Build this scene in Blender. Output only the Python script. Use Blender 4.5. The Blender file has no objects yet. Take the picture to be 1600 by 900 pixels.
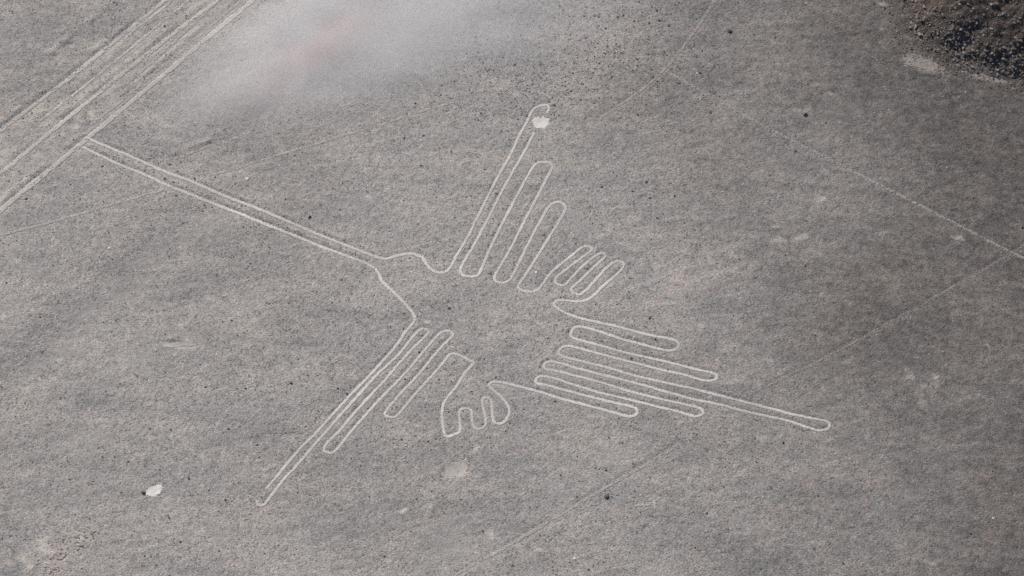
import bpy, math
import numpy as np

# ------------------------------------------------------------------ camera, sky, sun, exposure
scene = bpy.context.scene
col = scene.collection
R = math.radians
DEP, DIST, LENS = R(55.0), 330.0, 99.5            # a small aircraft looking down at the plain
cam_data = bpy.data.cameras.new("camera")
cam_data.lens = LENS; cam_data.sensor_width = 36.0
cam_data.clip_start = 1.0; cam_data.clip_end = 60000.0
cam = bpy.data.objects.new("camera", cam_data); col.objects.link(cam)
cam.location = (0.0, -DIST * math.cos(DEP), DIST * math.sin(DEP))
cam.rotation_euler = (math.pi / 2 - DEP, 0.0, 0.0)
scene.camera = cam

SUN_EL, SUN_AZ = R(38.0), R(-32.0)                # azimuth measured from +Y (far side) towards +X
world = bpy.data.worlds.new("World"); scene.world = world
world.use_nodes = True
wn = world.node_tree
wn.nodes.clear()
sky = wn.nodes.new("ShaderNodeTexSky"); sky.sky_type = 'NISHITA'; sky.sun_disc = False
sky.sun_elevation = SUN_EL; sky.sun_rotation = SUN_AZ
sky.altitude = 500; sky.air_density = 1.0; sky.dust_density = 2.0
bg = wn.nodes.new("ShaderNodeBackground"); bg.inputs["Strength"].default_value = 0.085
wo = wn.nodes.new("ShaderNodeOutputWorld")
wn.links.new(sky.outputs[0], bg.inputs[0]); wn.links.new(bg.outputs[0], wo.inputs[0])

sun_data = bpy.data.lights.new("sun", 'SUN')
sun_data.energy = 4.1; sun_data.angle = R(0.53); sun_data.color = (1.0, 0.945, 0.875)
sun = bpy.data.objects.new("sun", sun_data); col.objects.link(sun)
sun_dir = (math.sin(SUN_AZ) * math.cos(SUN_EL), math.cos(SUN_AZ) * math.cos(SUN_EL), math.sin(SUN_EL))
from mathutils import Vector
sun.rotation_euler = Vector(sun_dir).to_track_quat('Z', 'Y').to_euler()
sun.location = (-100, 150, 200)

vs = scene.view_settings
scene.display_settings.display_device = 'sRGB'
vs.view_transform = 'Standard'; vs.look = 'None'; vs.exposure = 0.39; vs.gamma = 1.0
vs.use_curve_mapping = False
scene.render.engine = 'CYCLES'
scene.cycles.use_denoising = False
scene.cycles.volume_bounces = 2
scene.cycles.max_bounces = 6

# ------------------------------------------------------------------ numeric helpers
rng = np.random.default_rng(7)

def _hash(ix, iy, seed):
    h = (ix.astype(np.int64) * 374761393 + iy.astype(np.int64) * 668265263 + seed * 974711) & 0xffffffff
    h = ((h ^ (h >> 13)) * 1274126177) & 0xffffffff
    h = (h ^ (h >> 16)) & 0xffffffff
    return h.astype(np.float64) / 0xffffffff * 2 - 1

def vnoise(x, y, seed=0):
    x = np.asarray(x, float); y = np.asarray(y, float)
    ix = np.floor(x); iy = np.floor(y)
    fx = x - ix; fy = y - iy
    fx = fx * fx * fx * (fx * (fx * 6 - 15) + 10); fy = fy * fy * fy * (fy * (fy * 6 - 15) + 10)
    a = _hash(ix, iy, seed); b = _hash(ix + 1, iy, seed); c = _hash(ix, iy + 1, seed); d = _hash(ix + 1, iy + 1, seed)
    return (a * (1 - fx) + b * fx) * (1 - fy) + (c * (1 - fx) + d * fx) * fy

def fbm(x, y, freq, octs, seed=0, gain=0.5):
    s = 0.0; amp = 1.0; tot = 0.0
    for o in range(octs):
        s = s + amp * vnoise(x * freq + 17.3 * o, y * freq - 9.1 * o, seed + o)
        tot += amp; amp *= gain; freq *= 2.03
    return s / tot

def sstep(a, b, t):
    t = np.clip((t - a) / (b - a), 0, 1)
    return t * t * (3 - 2 * t)

CAM = np.array(cam.location)
FWD = np.array([0, math.cos(DEP), -math.sin(DEP)]); UP = np.array([0, math.sin(DEP), math.cos(DEP)])

def flat_at(px, py, z=0.0):
    """photograph pixel (1600 x 900) -> point of the plain at height z"""
    px = np.asarray(px, float); py = np.asarray(py, float)
    u = (px - 800) / 1600 * 36 / LENS; v = (450 - py) / 1600 * 36 / LENS
    dx = u; dy = FWD[1] + v * UP[1]; dz = FWD[2] + v * UP[2]
    t = (z - CAM[2]) / dz
    return CAM[0] + t * dx, CAM[1] + t * dy

# ---- the foot of the rocky hill, traced on the plain
HB = [(1378, -260), (1386, -120), (1398, -40), (1412, 2), (1420, 28), (1444, 50), (1478, 64), (1522, 74), (1580, 83), (1660, 95), (1800, 140), (2100, 190)]
HBX, HBY = flat_at([p[0] for p in HB], [p[1] for p in HB])
HPX = np.concatenate([HBX, [900.0, 900.0, HBX[0] - 60]]); HPY = np.concatenate([HBY, [HBY[-1] - 40, 900.0, 900.0]])

def seg_dist(x, y, X, Y):
    d = np.full(np.shape(x), 1e9)
    for i in range(len(X) - 1):
        ax, ay, bx, by = X[i], Y[i], X[i + 1], Y[i + 1]
        vx, vy = bx - ax, by - ay
        t = np.clip(((x - ax) * vx + (y - ay) * vy) / (vx * vx + vy * vy), 0, 1)
        d = np.minimum(d, np.hypot(x - ax - t * vx, y - ay - t * vy))
    return d

def inside(x, y, X, Y):
    c = np.zeros(np.shape(x), bool); n = len(X); j = n - 1
    for i in range(n):
        dy = Y[j] - Y[i]
        cond = ((Y[i] > y) != (Y[j] > y)) & (x < (X[j] - X[i]) * (y - Y[i]) / (dy if abs(dy) > 1e-9 else 1e-9) + X[i])
        c ^= cond; j = i
    return c

def hill_d(x, y):
    x = np.asarray(x, float); y = np.asarray(y, float)
    out = np.full(x.shape, -50.0)
    m = (x > 20) & (y > 0)
    if m.any():
        xs, ys = x[m], y[m]
        d = seg_dist(xs, ys, np.concatenate([HPX, HPX[:1]]), np.concatenate([HPY, HPY[:1]]))
        out[m] = np.where(inside(xs, ys, HPX, HPY), d, -d)
    return out

WASH = [flat_at(*p) for p in [(330, 330), (250, 395), (160, 470), (90, 530), (30, 590), (-60, 670)]]
WX, WY = np.array([p[0] for p in WASH]), np.array([p[1] for p in WASH])

def smooth_h(x, y):
    """the large, soft shape of the ground"""
    x = np.asarray(x, float); y = np.asarray(y, float)
    far = sstep(150, 900, np.hypot(x, y))
    z = 0.22 * fbm(x, y, 1 / 26.0, 3, 3) + far * 6 * fbm(x, y, 1 / 700.0, 3, 5)
    r = np.clip(x - 8, 0, 90)
    z = z - 0.0021 * r * r * (1 - far)                       # tilt added away from the sun, to darken the right side
    q = np.clip(y - 8, 0, 70) * sstep(5, 55, x)
    z = z + 0.0016 * q * q * (1 - far)                       # and a rise added to darken the upper right
    hd = hill_d(x, y)
    m = hd > -3
    if np.any(m):
        hm = np.clip(hd[m] + 0.9 * fbm(x[m], y[m], 0.35, 3, 21), 0, None)
        hh = 15 * (1 - np.exp(-(hm - 1.2 * (1 - np.exp(-hm / 1.2))) * 0.44 / 15))
        hh = hh * (1 + 0.28 * fbm(x[m], y[m], 0.13, 3, 23)) + 0.5 * sstep(0, 4, hm) * fbm(x[m], y[m], 0.55, 3, 25)
        z = z.copy(); z[m] = z[m] + hh
    near = (x < -5) & (np.abs(y) < 60)
    if np.any(near):
        d = seg_dist(x[near], y[near], WX, WY)
        z[near] = z[near] - 0.35 * np.exp(-(d / 3.2) ** 2)
    return z

def at(px, py):
    px = np.atleast_1d(np.asarray(px, float)); py = np.atleast_1d(np.asarray(py, float))
    z = np.zeros(px.shape)
    for _ in range(14):
        x, y = flat_at(px, py, z)
        z = 0.35 * z + 0.65 * smooth_h(x, y)
    x, y = flat_at(px, py, z)
    return x, y

def to_px(x, y, z):
    dx, dy, dz = x - CAM[0], y - CAM[1], z - CAM[2]
    dep = dy * FWD[1] + dz * FWD[2]; vv = dy * UP[1] + dz * UP[2]
    return 800 + dx / dep * LENS / 36 * 1600, 450 - vv / dep * LENS / 36 * 1600

def catmull(P, step):
    P = np.asarray(P, float)
    E = np.vstack([2 * P[0] - P[1], P, 2 * P[-1] - P[-2]])
    out = []
    for i in range(len(P) - 1):
        p0, p1, p2, p3 = E[i], E[i + 1], E[i + 2], E[i + 3]
        n = max(2, int(np.linalg.norm(p2 - p1) / 0.06))
        t = np.linspace(0, 1, n, endpoint=False)[:, None]
        c = 0.5 * ((2 * p1) + (-p0 + p2) * t + (2 * p0 - 5 * p1 + 4 * p2 - p3) * t ** 2 + (-p0 + 3 * p1 - 3 * p2 + p3) * t ** 3)
        out.append(c)
    out.append(P[-1:])
    C = np.vstack(out)
    s = np.concatenate([[0], np.cumsum(np.hypot(*np.diff(C, axis=0).T))])
    n = max(3, int(s[-1] / step) + 1)
    q = np.linspace(0, s[-1], n)
    return np.column_stack([np.interp(q, s, C[:, 0]), np.interp(q, s, C[:, 1])])

# ------------------------------------------------------------------ material helpers
def new_mat(name):
    m = bpy.data.materials.new(name); m.use_nodes = True
    m.node_tree.nodes.clear()
    return m, m.node_tree

def nd(nt, typ, **kw):
    n = nt.nodes.new(typ)
    for k, v in kw.items(): setattr(n, k, v)
    return n

def setin(n, **kw):
    for k, v in kw.items(): n.inputs[k].default_value = v
    return n

def noise(nt, vec, scale, detail=2.0, rough=0.5):
    n = nd(nt, "ShaderNodeTexNoise"); n.inputs["Scale"].default_value = scale
    n.inputs["Detail"].default_value = detail; n.inputs["Roughness"].default_value = rough
    nt.links.new(vec, n.inputs["Vector"])
    return n

def ramp(nt, fac, stops, interp='LINEAR'):
    r = nd(nt, "ShaderNodeValToRGB"); cr = r.color_ramp; cr.interpolation = interp
    while len(cr.elements) < len(stops): cr.elements.new(0.5)
    for e, (p, c) in zip(cr.elements, stops):
        e.position = p; e.color = (c[0], c[1], c[2], 1) if hasattr(c, '__len__') else (c, c, c, 1)
    nt.links.new(fac, r.inputs[0])
    return r.outputs[0]

def mix(nt, fac, a, b, blend='MIX'):
    n = nd(nt, "ShaderNodeMix", data_type='RGBA', blend_type=blend)
    for i, v in ((0, fac), (6, a), (7, b)):
        s = n.inputs[i]
        if isinstance(v, bpy.types.NodeSocket): nt.links.new(v, s)
        elif hasattr(v, '__len__'): s.default_value = (v[0], v[1], v[2], 1)
        else: s.default_value = v if i == 0 else (v, v, v, 1)
    return n.outputs[2]

def math_n(nt, op, a, b=None, clamp=False):
    n = nd(nt, "ShaderNodeMath", operation=op, use_clamp=clamp)
    for i, v in enumerate((a, b)):
        if v is None: continue
        if isinstance(v, bpy.types.NodeSocket): nt.links.new(v, n.inputs[i])
        else: n.inputs[i].default_value = v
    return n.outputs[0]

def attr(nt, name):
    a = nd(nt, "ShaderNodeAttribute"); a.attribute_name = name
    return a.outputs["Fac"]

def position(nt, rot=0.0, scale=(1, 1, 1)):
    g = nd(nt, "ShaderNodeNewGeometry"); m = nd(nt, "ShaderNodeMapping")
    m.inputs["Rotation"].default_value = (0, 0, rot); m.inputs["Scale"].default_value = scale
    nt.links.new(g.outputs["Position"], m.inputs["Vector"])
    return m.outputs[0]

def finish(nt, colour, bump_h=None, bump=0.3, dist=0.05, rough=0.95):
    b = nd(nt, "ShaderNodeBsdfPrincipled"); o = nd(nt, "ShaderNodeOutputMaterial")
    b.inputs["Roughness"].default_value = rough
    b.inputs["Specular IOR Level"].default_value = 0.15
    if isinstance(colour, bpy.types.NodeSocket): nt.links.new(colour, b.inputs["Base Color"])
    else: b.inputs["Base Color"].default_value = (*colour, 1)
    if bump_h is not None:
        bn = nd(nt, "ShaderNodeBump"); bn.inputs["Strength"].default_value = bump; bn.inputs["Distance"].default_value = dist
        nt.links.new(bump_h, bn.inputs["Height"]); nt.links.new(bn.outputs[0], b.inputs["Normal"])
    nt.links.new(b.outputs[0], o.inputs["Surface"])

def gravel_colour(nt):
    """desert pavement: a mosaic of small stones on pale silt; returns colour and height"""
    p = position(nt, R(-12), (0.88, 1.08, 1))
    warp = noise(nt, p, 3.0, 2.0)
    pv = mix(nt, 0.06, p, warp.outputs["Color"], 'ADD')
    v1 = nd(nt, "ShaderNodeTexVoronoi"); v1.inputs["Scale"].default_value = 5.2; nt.links.new(pv, v1.inputs["Vector"])
    v2 = nd(nt, "ShaderNodeTexVoronoi"); v2.inputs["Scale"].default_value = 9.0; nt.links.new(pv, v2.inputs["Vector"])
    s1 = nd(nt, "ShaderNodeSeparateColor"); nt.links.new(v1.outputs["Color"], s1.inputs[0])
    s2 = nd(nt, "ShaderNodeSeparateColor"); nt.links.new(v2.outputs["Color"], s2.inputs[0])
    c1 = ramp(nt, s1.outputs[0], [(0.0, (.085, .081, .079)), (0.10, (.180, .172, .168)), (0.20, (.262, .252, .246)), (0.65, (.292, .280, .273)), (0.92, (.330, .314, .303)), (1.0, (.42, .40, .385))])
    c2 = ramp(nt, s2.outputs[1], [(0.0, (.085, .081, .077)), (0.2, (.220, .212, .204)), (0.7, (.320, .304, .290)), (1.0, (.46, .43, .405))])
    c = mix(nt, 0.5, c1, c2)
    hue = noise(nt, position(nt), 1.7, 3.0, 0.6)
    tint = ramp(nt, hue.outputs["Fac"], [(0.36, (.965, .995, .985)), (0.52, (1.0, .99, .99)), (0.66, (1.06, .975, .965))])
    c = mix(nt, 1.0, c, tint, 'MULTIPLY')
    mid = noise(nt, p, 0.9, 5.0, 0.62)
    c = mix(nt, 1.0, c, ramp(nt, mid.outputs["Fac"], [(0.30, .87), (0.5, 1.0), (0.70, 1.13)]), 'MULTIPLY')
    big = noise(nt, p, 0.085, 6.0, 0.66)
    c = mix(nt, 1.0, c, ramp(nt, big.outputs["Fac"], [(0.34, (.83, .838, .835)), (0.5, (.95, .938, .915)), (0.66, (1.07, 1.03, .99))]), 'MULTIPLY')
    run = noise(nt, position(nt, R(-33), (.055, .30, 1)), 1.0, 5.0, 0.62)          # old run-off streaks
    c = mix(nt, 1.0, c, ramp(nt, run.outputs["Fac"], [(0.32, (.86, .87, .885)), (0.5, (1, 1, 1)), (0.68, (1.08, 1.065, 1.05))]), 'MULTIPLY')
    fine = noise(nt, position(nt), 16.0, 3.0, 0.7)
    c = mix(nt, 1.0, c, ramp(nt, fine.outputs["Fac"], [(0.3, .56), (0.5, 1.0), (0.7, 1.42)]), 'MULTIPLY')
    h = math_n(nt, 'ADD', math_n(nt, 'MULTIPLY', fine.outputs["Fac"], 0.6), math_n(nt, 'MULTIPLY', v1.outputs["Distance"], -0.9))
    return c, h, fine, mid

def mat_ground():
    m, nt = new_mat("desert_pavement")
    c, h, fine, mid = gravel_colour(nt)
    silt = mix(nt, fine.outputs["Fac"], (.225, .216, .206), (.285, .272, .258))
    c = mix(nt, attr(nt, "silt"), c, silt)
    vig_tint = ramp(nt, mid.outputs["Fac"], [(0.3, (.34, .33, .325)), (0.7, (.56, .525, .505))])
    c = mix(nt, attr(nt, "vignette_tint"), c, mix(nt, 1.0, c, vig_tint, 'MULTIPLY'))  # lens vignette painted into the ground colour
    blot = noise(nt, position(nt), 3.2, 4.0, 0.7)
    patchy = math_n(nt, 'ADD', attr(nt, "pale"), math_n(nt, 'MULTIPLY', math_n(nt, 'SUBTRACT', math_n(nt, 'ADD', math_n(nt, 'MULTIPLY', fine.outputs["Fac"], 0.6), math_n(nt, 'MULTIPLY', blot.outputs["Fac"], 0.7)), 0.65), 1.15))
    pf = ramp(nt, patchy, [(0.18, 0.0), (0.80, 0.9)])
    sand = mix(nt, mid.outputs["Fac"], (.37, .325, .285), (.48, .43, .385))
    c = mix(nt, pf, c, sand)
    hillc = mix(nt, 1.0, c, (.56, .50, .465), 'MULTIPLY')
    c = mix(nt, attr(nt, "hill"), c, hillc)
    finish(nt, c, h, 0.75, 0.07)
    return m

def mat_line(name, dark, light, gravel=0.0, vignette_tint=1.0):
    m, nt = new_mat(name)
    p = position(nt)
    f = noise(nt, p, 14.0, 3.0, 0.65); g = noise(nt, p, 2.2, 3.0, 0.6)
    c = mix(nt, ramp(nt, f.outputs["Fac"], [(0.3, 0.0), (0.7, 1.0)]), dark, light)
    c = mix(nt, 1.0, c, ramp(nt, g.outputs["Fac"], [(0.3, .84), (0.7, 1.10)]), 'MULTIPLY')
    w = noise(nt, p, 0.16, 2.0, 0.5)
    c = mix(nt, 1.0, c, ramp(nt, w.outputs["Fac"], [(0.35, .86), (0.65, 1.08)]), 'MULTIPLY')
    if gravel > 0:
        gc, h, fine, mid = gravel_colour(nt)
        k = ramp(nt, fine.outputs["Fac"], [(gravel - 0.12, 0.0), (gravel + 0.12, 1.0)])
        gc = mix(nt, 1.0, gc, (vignette_tint, vignette_tint * .97, vignette_tint * .95), 'MULTIPLY')  # dims the gravel share to follow the ground's painted vignette
        c = mix(nt, k, gc, c)
    finish(nt, c, f.outputs["Fac"], 0.35, 0.03)
    return m

def mat_stone(name, stops, per_vertex=False):
    m, nt = new_mat(name)
    if per_vertex: r = attr(nt, "tone")
    else:
        oi = nd(nt, "ShaderNodeObjectInfo"); r = oi.outputs["Random"]
    c = ramp(nt, r, stops)
    n = noise(nt, position(nt), 9.0, 3.0, 0.6)
    c = mix(nt, 1.0, c, ramp(nt, n.outputs["Fac"], [(0.3, .75), (0.7, 1.25)]), 'MULTIPLY')
    finish(nt, c, n.outputs["Fac"], 0.5, 0.04, 0.9)
    return m

M_GROUND = mat_ground()
M_LINE = mat_line("cleared_pale_soil", (.39, .365, .334), (.495, .463, .425))
M_TRACK = mat_line("worn_pale_soil", (.375, .348, .318), (.465, .432, .397), 0.43)
M_FAINT = mat_line("faint_trodden_soil", (.325, .302, .275), (.40, .372, .342), 0.50)
M_FAINT_R = mat_line("faint_trodden_vignetted_soil", (.20, .184, .170), (.265, .244, .224), 0.50, .62)  # faint soil dimmed in colour to match the painted vignette
M_FAINT_M = mat_line("faint_trodden_half_vignetted_soil", (.265, .247, .228), (.33, .307, .283), 0.48, .78)  # dimmed less, for the weaker part of the painted vignette
M_WHITE = mat_line("bare_white_silt", (.47, .437, .40), (.66, .62, .575), 0.33)
M_PATCH = mat_line("bare_pale_silt", (.35, .323, .296), (.43, .40, .368), 0.46)
M_PINK = mat_line("bare_buff_soil", (.31, .265, .23), (.40, .345, .30), 0.51, .66)  # its gravel share is dimmed to match the painted vignette
STONE = [(0.0, (.05, .047, .045)), (0.5, (.10, .093, .088)), (1.0, (.17, .156, .145))]
M_STONE = mat_stone("varnished_stone", STONE)
M_PALE_STONE = mat_stone("pale_stone", [(0.0, (.48, .46, .44)), (1.0, (.56, .54, .52))])
M_RUBBLE = mat_stone("mixed_pebbles", [(0.0, (.075, .072, .070)), (0.45, (.165, .158, .152)), (0.8, (.29, .275, .262)), (1.0, (.46, .435, .41))], True)
M_HILL = mat_stone("hill_rock", [(0.0, (.07, .062, .058)), (0.6, (.13, .117, .108)), (1.0, (.27, .24, .215))])
M_HILL_V = mat_stone("hill_rubble_rock", [(0.0, (.07, .062, .057)), (0.6, (.15, .130, .118)), (1.0, (.30, .255, .225))], True)

# ------------------------------------------------------------------ object helpers
def link(o, parent=None):
    col.objects.link(o)
    if parent is not None: o.parent = parent
    return o

def tag(o, label=None, cat=None, group=None, kind=None):
    if label: o["label"] = label
    if cat: o["category"] = cat
    if group: o["group"] = group
    if kind: o["kind"] = kind
    return o

def mesh_np(name, co, quads=None, tris=None):
    me = bpy.data.meshes.new(name)
    co = np.ascontiguousarray(co, np.float32)
    me.vertices.add(len(co)); me.vertices.foreach_set("co", co.ravel())
    F = []; S = []
    if quads is not None and len(quads): F.append(np.asarray(quads, np.int32).ravel()); S.append(np.full(len(quads), 4))
    if tris is not None and len(tris): F.append(np.asarray(tris, np.int32).ravel()); S.append(np.full(len(tris), 3))
    F = np.concatenate(F); S = np.concatenate(S)
    st = np.concatenate([[0], np.cumsum(S)[:-1]]).astype(np.int32)
    me.loops.add(len(F)); me.loops.foreach_set("vertex_index", F.astype(np.int32))
    me.polygons.add(len(S)); me.polygons.foreach_set("loop_start", st)
    me.update(calc_edges=True)
    return me

def set_attr(me, name, v):
    a = me.attributes.new(name, 'FLOAT', 'POINT'); a.data.foreach_set("value", np.ascontiguousarray(v, np.float32))

# ------------------------------------------------------------------ traces (pixels of the photograph, turned into places on the plain)
GLYPH = [
 ("beak", [(136,214),(143,218.5),(150,222),(157.5,225),(200,242.5),(250,265),(300,284),(350,306),(400,325),(450,346),(500,367.5),(550,387),(585,401)]),
 ("head", [(585,401),(600,404.5),(607.5,404),(620,400),(635,397),(647.5,397.5),(660,403),(665,410),(671,419),(680,424.5),(690,426),(700,422.5),(706,414),(712.5,401)]),
 ("wing_a", [(712.5,401),(730,372.5),(745,342.5),(762.5,307.5),(775,282.5),(787.5,260),(800,237.5),(812.5,210),(822.5,192.5),(832.5,172.5),(842.5,166),(852.5,164),(857.5,166),(858,171),(854.5,177.5)]),
 ("wing_a", [(835,207.5),(826,225),(812.5,250),(800,271),(780,307.5),(760,347.5),(742.5,380),(727.5,405),(720.5,419),(720,425),(724,430.5),(735,433)]),
 ("wing_a", [(735,433),(745,431),(751,424),(760,402.5),(775,370),(790,340),(800,321),(815,292.5),(827.5,270),(835,259),(841,254.5),(851,253.7),(860,255),(863,259),(862.5,264),(855,277.5),(842.5,302.5),(825,335),(812.5,360),(800,384.5),(790,402.5),(777.5,424),(772.5,434),(775,439.5),(782.5,442.5)]),
 ("wing_a", [(782.5,442.5),(791,441),(800,432.5),(815,402.5),(832.5,367.5),(847.5,340),(857.5,324),(865,318),(874,316),(881,319.5),(884,325),(880,335),(870,352.5),(855,376),(840,400),(825,424),(812.5,442.5),(810,449),(815,453),(822,455.5),(832,456)]),
 ("foot_a", [(832,456),(840,453),(847,446),(860,427.5),(875,414),(892.5,400),(907.5,388),(916,385),(923,386),(924.5,390),(920,395),(905,406),(887.5,419),(872.5,431),(868,437.5),(869,442.5),(875,446)]),
 ("foot_a", [(875,446),(882.5,445.5),(892.5,435),(907.5,419),(925,404),(937.5,396),(944,396),(946,400),(941,406),(925,421),(907.5,437.5),(895,449),(893,452),(894,456),(900,460)]),
 ("foot_a", [(900,460),(907.5,459.5),(920,449.5),(937.5,430),(952.5,415),(961,409.5),(970,409),(975,412.5),(972.5,420),(960,432.5),(940,449.5),(930,460),(920,467),(907.5,471),(892.5,470.5),(875,469),(869,471),(865.5,475),(869,480),(882.5,489)]),
 ("tail", [(882.5,489),(907.5,497.5),(935,504),(962.5,510),(1000,520),(1025,525.5),(1050,530.5),(1059,535),(1061,540),(1057.5,545),(1047.5,548),(1032.5,546),(1000,537.5),(975,531),(950,523),(925,514.5),(910,511)]),
 ("tail", [(910,511),(900,511),(895,515.5),(892,522.5),(894.5,527.5),(907.5,532),(937.5,540),(975,550.5),(1012.5,559),(1050,567.5),(1087.5,577),(1112.5,582.5),(1120,587),(1119,592),(1110,595),(1097.5,594),(1070,586),(1037.5,579),(1000,569.5),(962.5,560),(925,550),(900,543),(887.5,540.5)]),
 ("tail", [(887.5,540.5),(879,542.5),(873,549),(874,554),(882.5,558),(912.5,565.5),(950,575),(987.5,586),(1025,595),(1062.5,603),(1112.5,615),(1150,625),(1200,637.5),(1237.5,647.5),(1275,655),(1290,658),(1296,662.5),(1295,669),(1285,672.5),(1275,672),(1250,664),(1225,656),(1200,650.7),(1162.5,642.5),(1125,632.5),(1087.5,625),(1050,615),(1012.5,604),(975,594),(937.5,585),(900,575),(880,569),(860,565)]),
 ("tail", [(860,565),(852.5,567.5),(850,572.5),(855,577.5),(875,581),(900,587.5),(937.5,597.5),(975,609),(1012.5,619),(1050,627.5),(1087.5,636),(1097.5,641),(1099,646),(1092.5,650),(1082.5,650),(1050,641),(1012.5,632),(975,622.5),(937.5,614),(900,602.5),(870,592.5),(850,588)]),
 ("tail", [(850,588),(841,589.5),(837.5,595),(840,599),(850,601),(887.5,611),(925,621),(962.5,630),(985,635),(994,639),(995.5,645),(990,650),(977.5,650),(950,642.5),(912.5,632.5),(875,622.5),(837.5,611),(800,601.5),(785,598)]),
 ("foot_b", [(785,598),(772.5,597),(765.5,600),(766,605),(772.5,611),(785,622.5),(794,634),(796,645),(791,656),(782.5,662),(775,661),(770.5,656),(769.5,645),(769,630),(766,623)]),
 ("foot_b", [(766,623),(760,621),(754.5,624),(754.5,632.5),(757.5,647.5),(759.5,660),(756,667.5),(749,670.5),(741,668),(738,661),(737.5,647.5),(735,639.5)]),
 ("foot_b", [(735,639.5),(727.5,638),(720,640),(717.5,647.5),(719.5,667.5),(718,675),(710,679.5),(699,682.5),(695.5,680),(694,675),(692,662.5),(691,645),(693,632.5),(700,620)]),
 ("wing_b", [(700,620),(712.5,605),(727.5,582.5),(739.5,568.5),(739,566),(735,564),(720,556),(707.5,552.5)]),
 ("wing_b", [(707.5,552.5),(701,556),(695,564),(675,587.5),(650,615),(632.5,636),(620,650),(612.5,652),(604,650),(602.5,645),(610,634),(630,611),(650,590),(670,566),(690,542.5),(705,527.5),(707.5,522.5),(704,518)]),
 ("wing_b", [(704,518),(695,517.5),(686,522.5),(670,540),(645,570),(620,597.5),(595,622.5),(572.5,647.5),(548.5,674.5),(532.5,695),(522.5,706),(515,707.5),(507.5,704.5),(507,699.5),(512.5,691),(529.5,674.5),(550,650),(575,622.5),(600,596),(620,572.5),(640,550),(657.5,532.5),(669,521),(668,516),(662.5,514)]),
 ("wing_b", [(662.5,514),(656,515.5),(642.5,530),(620,557.5),(590,585),(562.5,615),(537.5,642.5),(509.5,675),(487.5,700),(462.5,729),(445,747.5),(427.5,770),(415,786),(407.5,790),(402,787),(402.5,783)]),
 ("wing_b", [(416,764),(432.5,745),(455,717.5),(475,695),(496,674.5),(525,642.5),(550,615),(575,590),(600,562.5),(622.5,536),(632.5,520),(645,506),(649,497.5)]),
 ("head", [(649,497.5),(644,487.5),(627.5,469),(608,450),(597.5,440),(592.5,429),(586,419)]),
 ("beak", [(586,419),(570,410.5),(540,399.5),(500,385),(462.5,369),(425,354.5),(400,344.5),(375,334),(337.5,320),(300,305),(262.5,290),(225,272.5),(187.5,257.5),(150,240),(127.5,229),(120,226)]),
]
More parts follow.
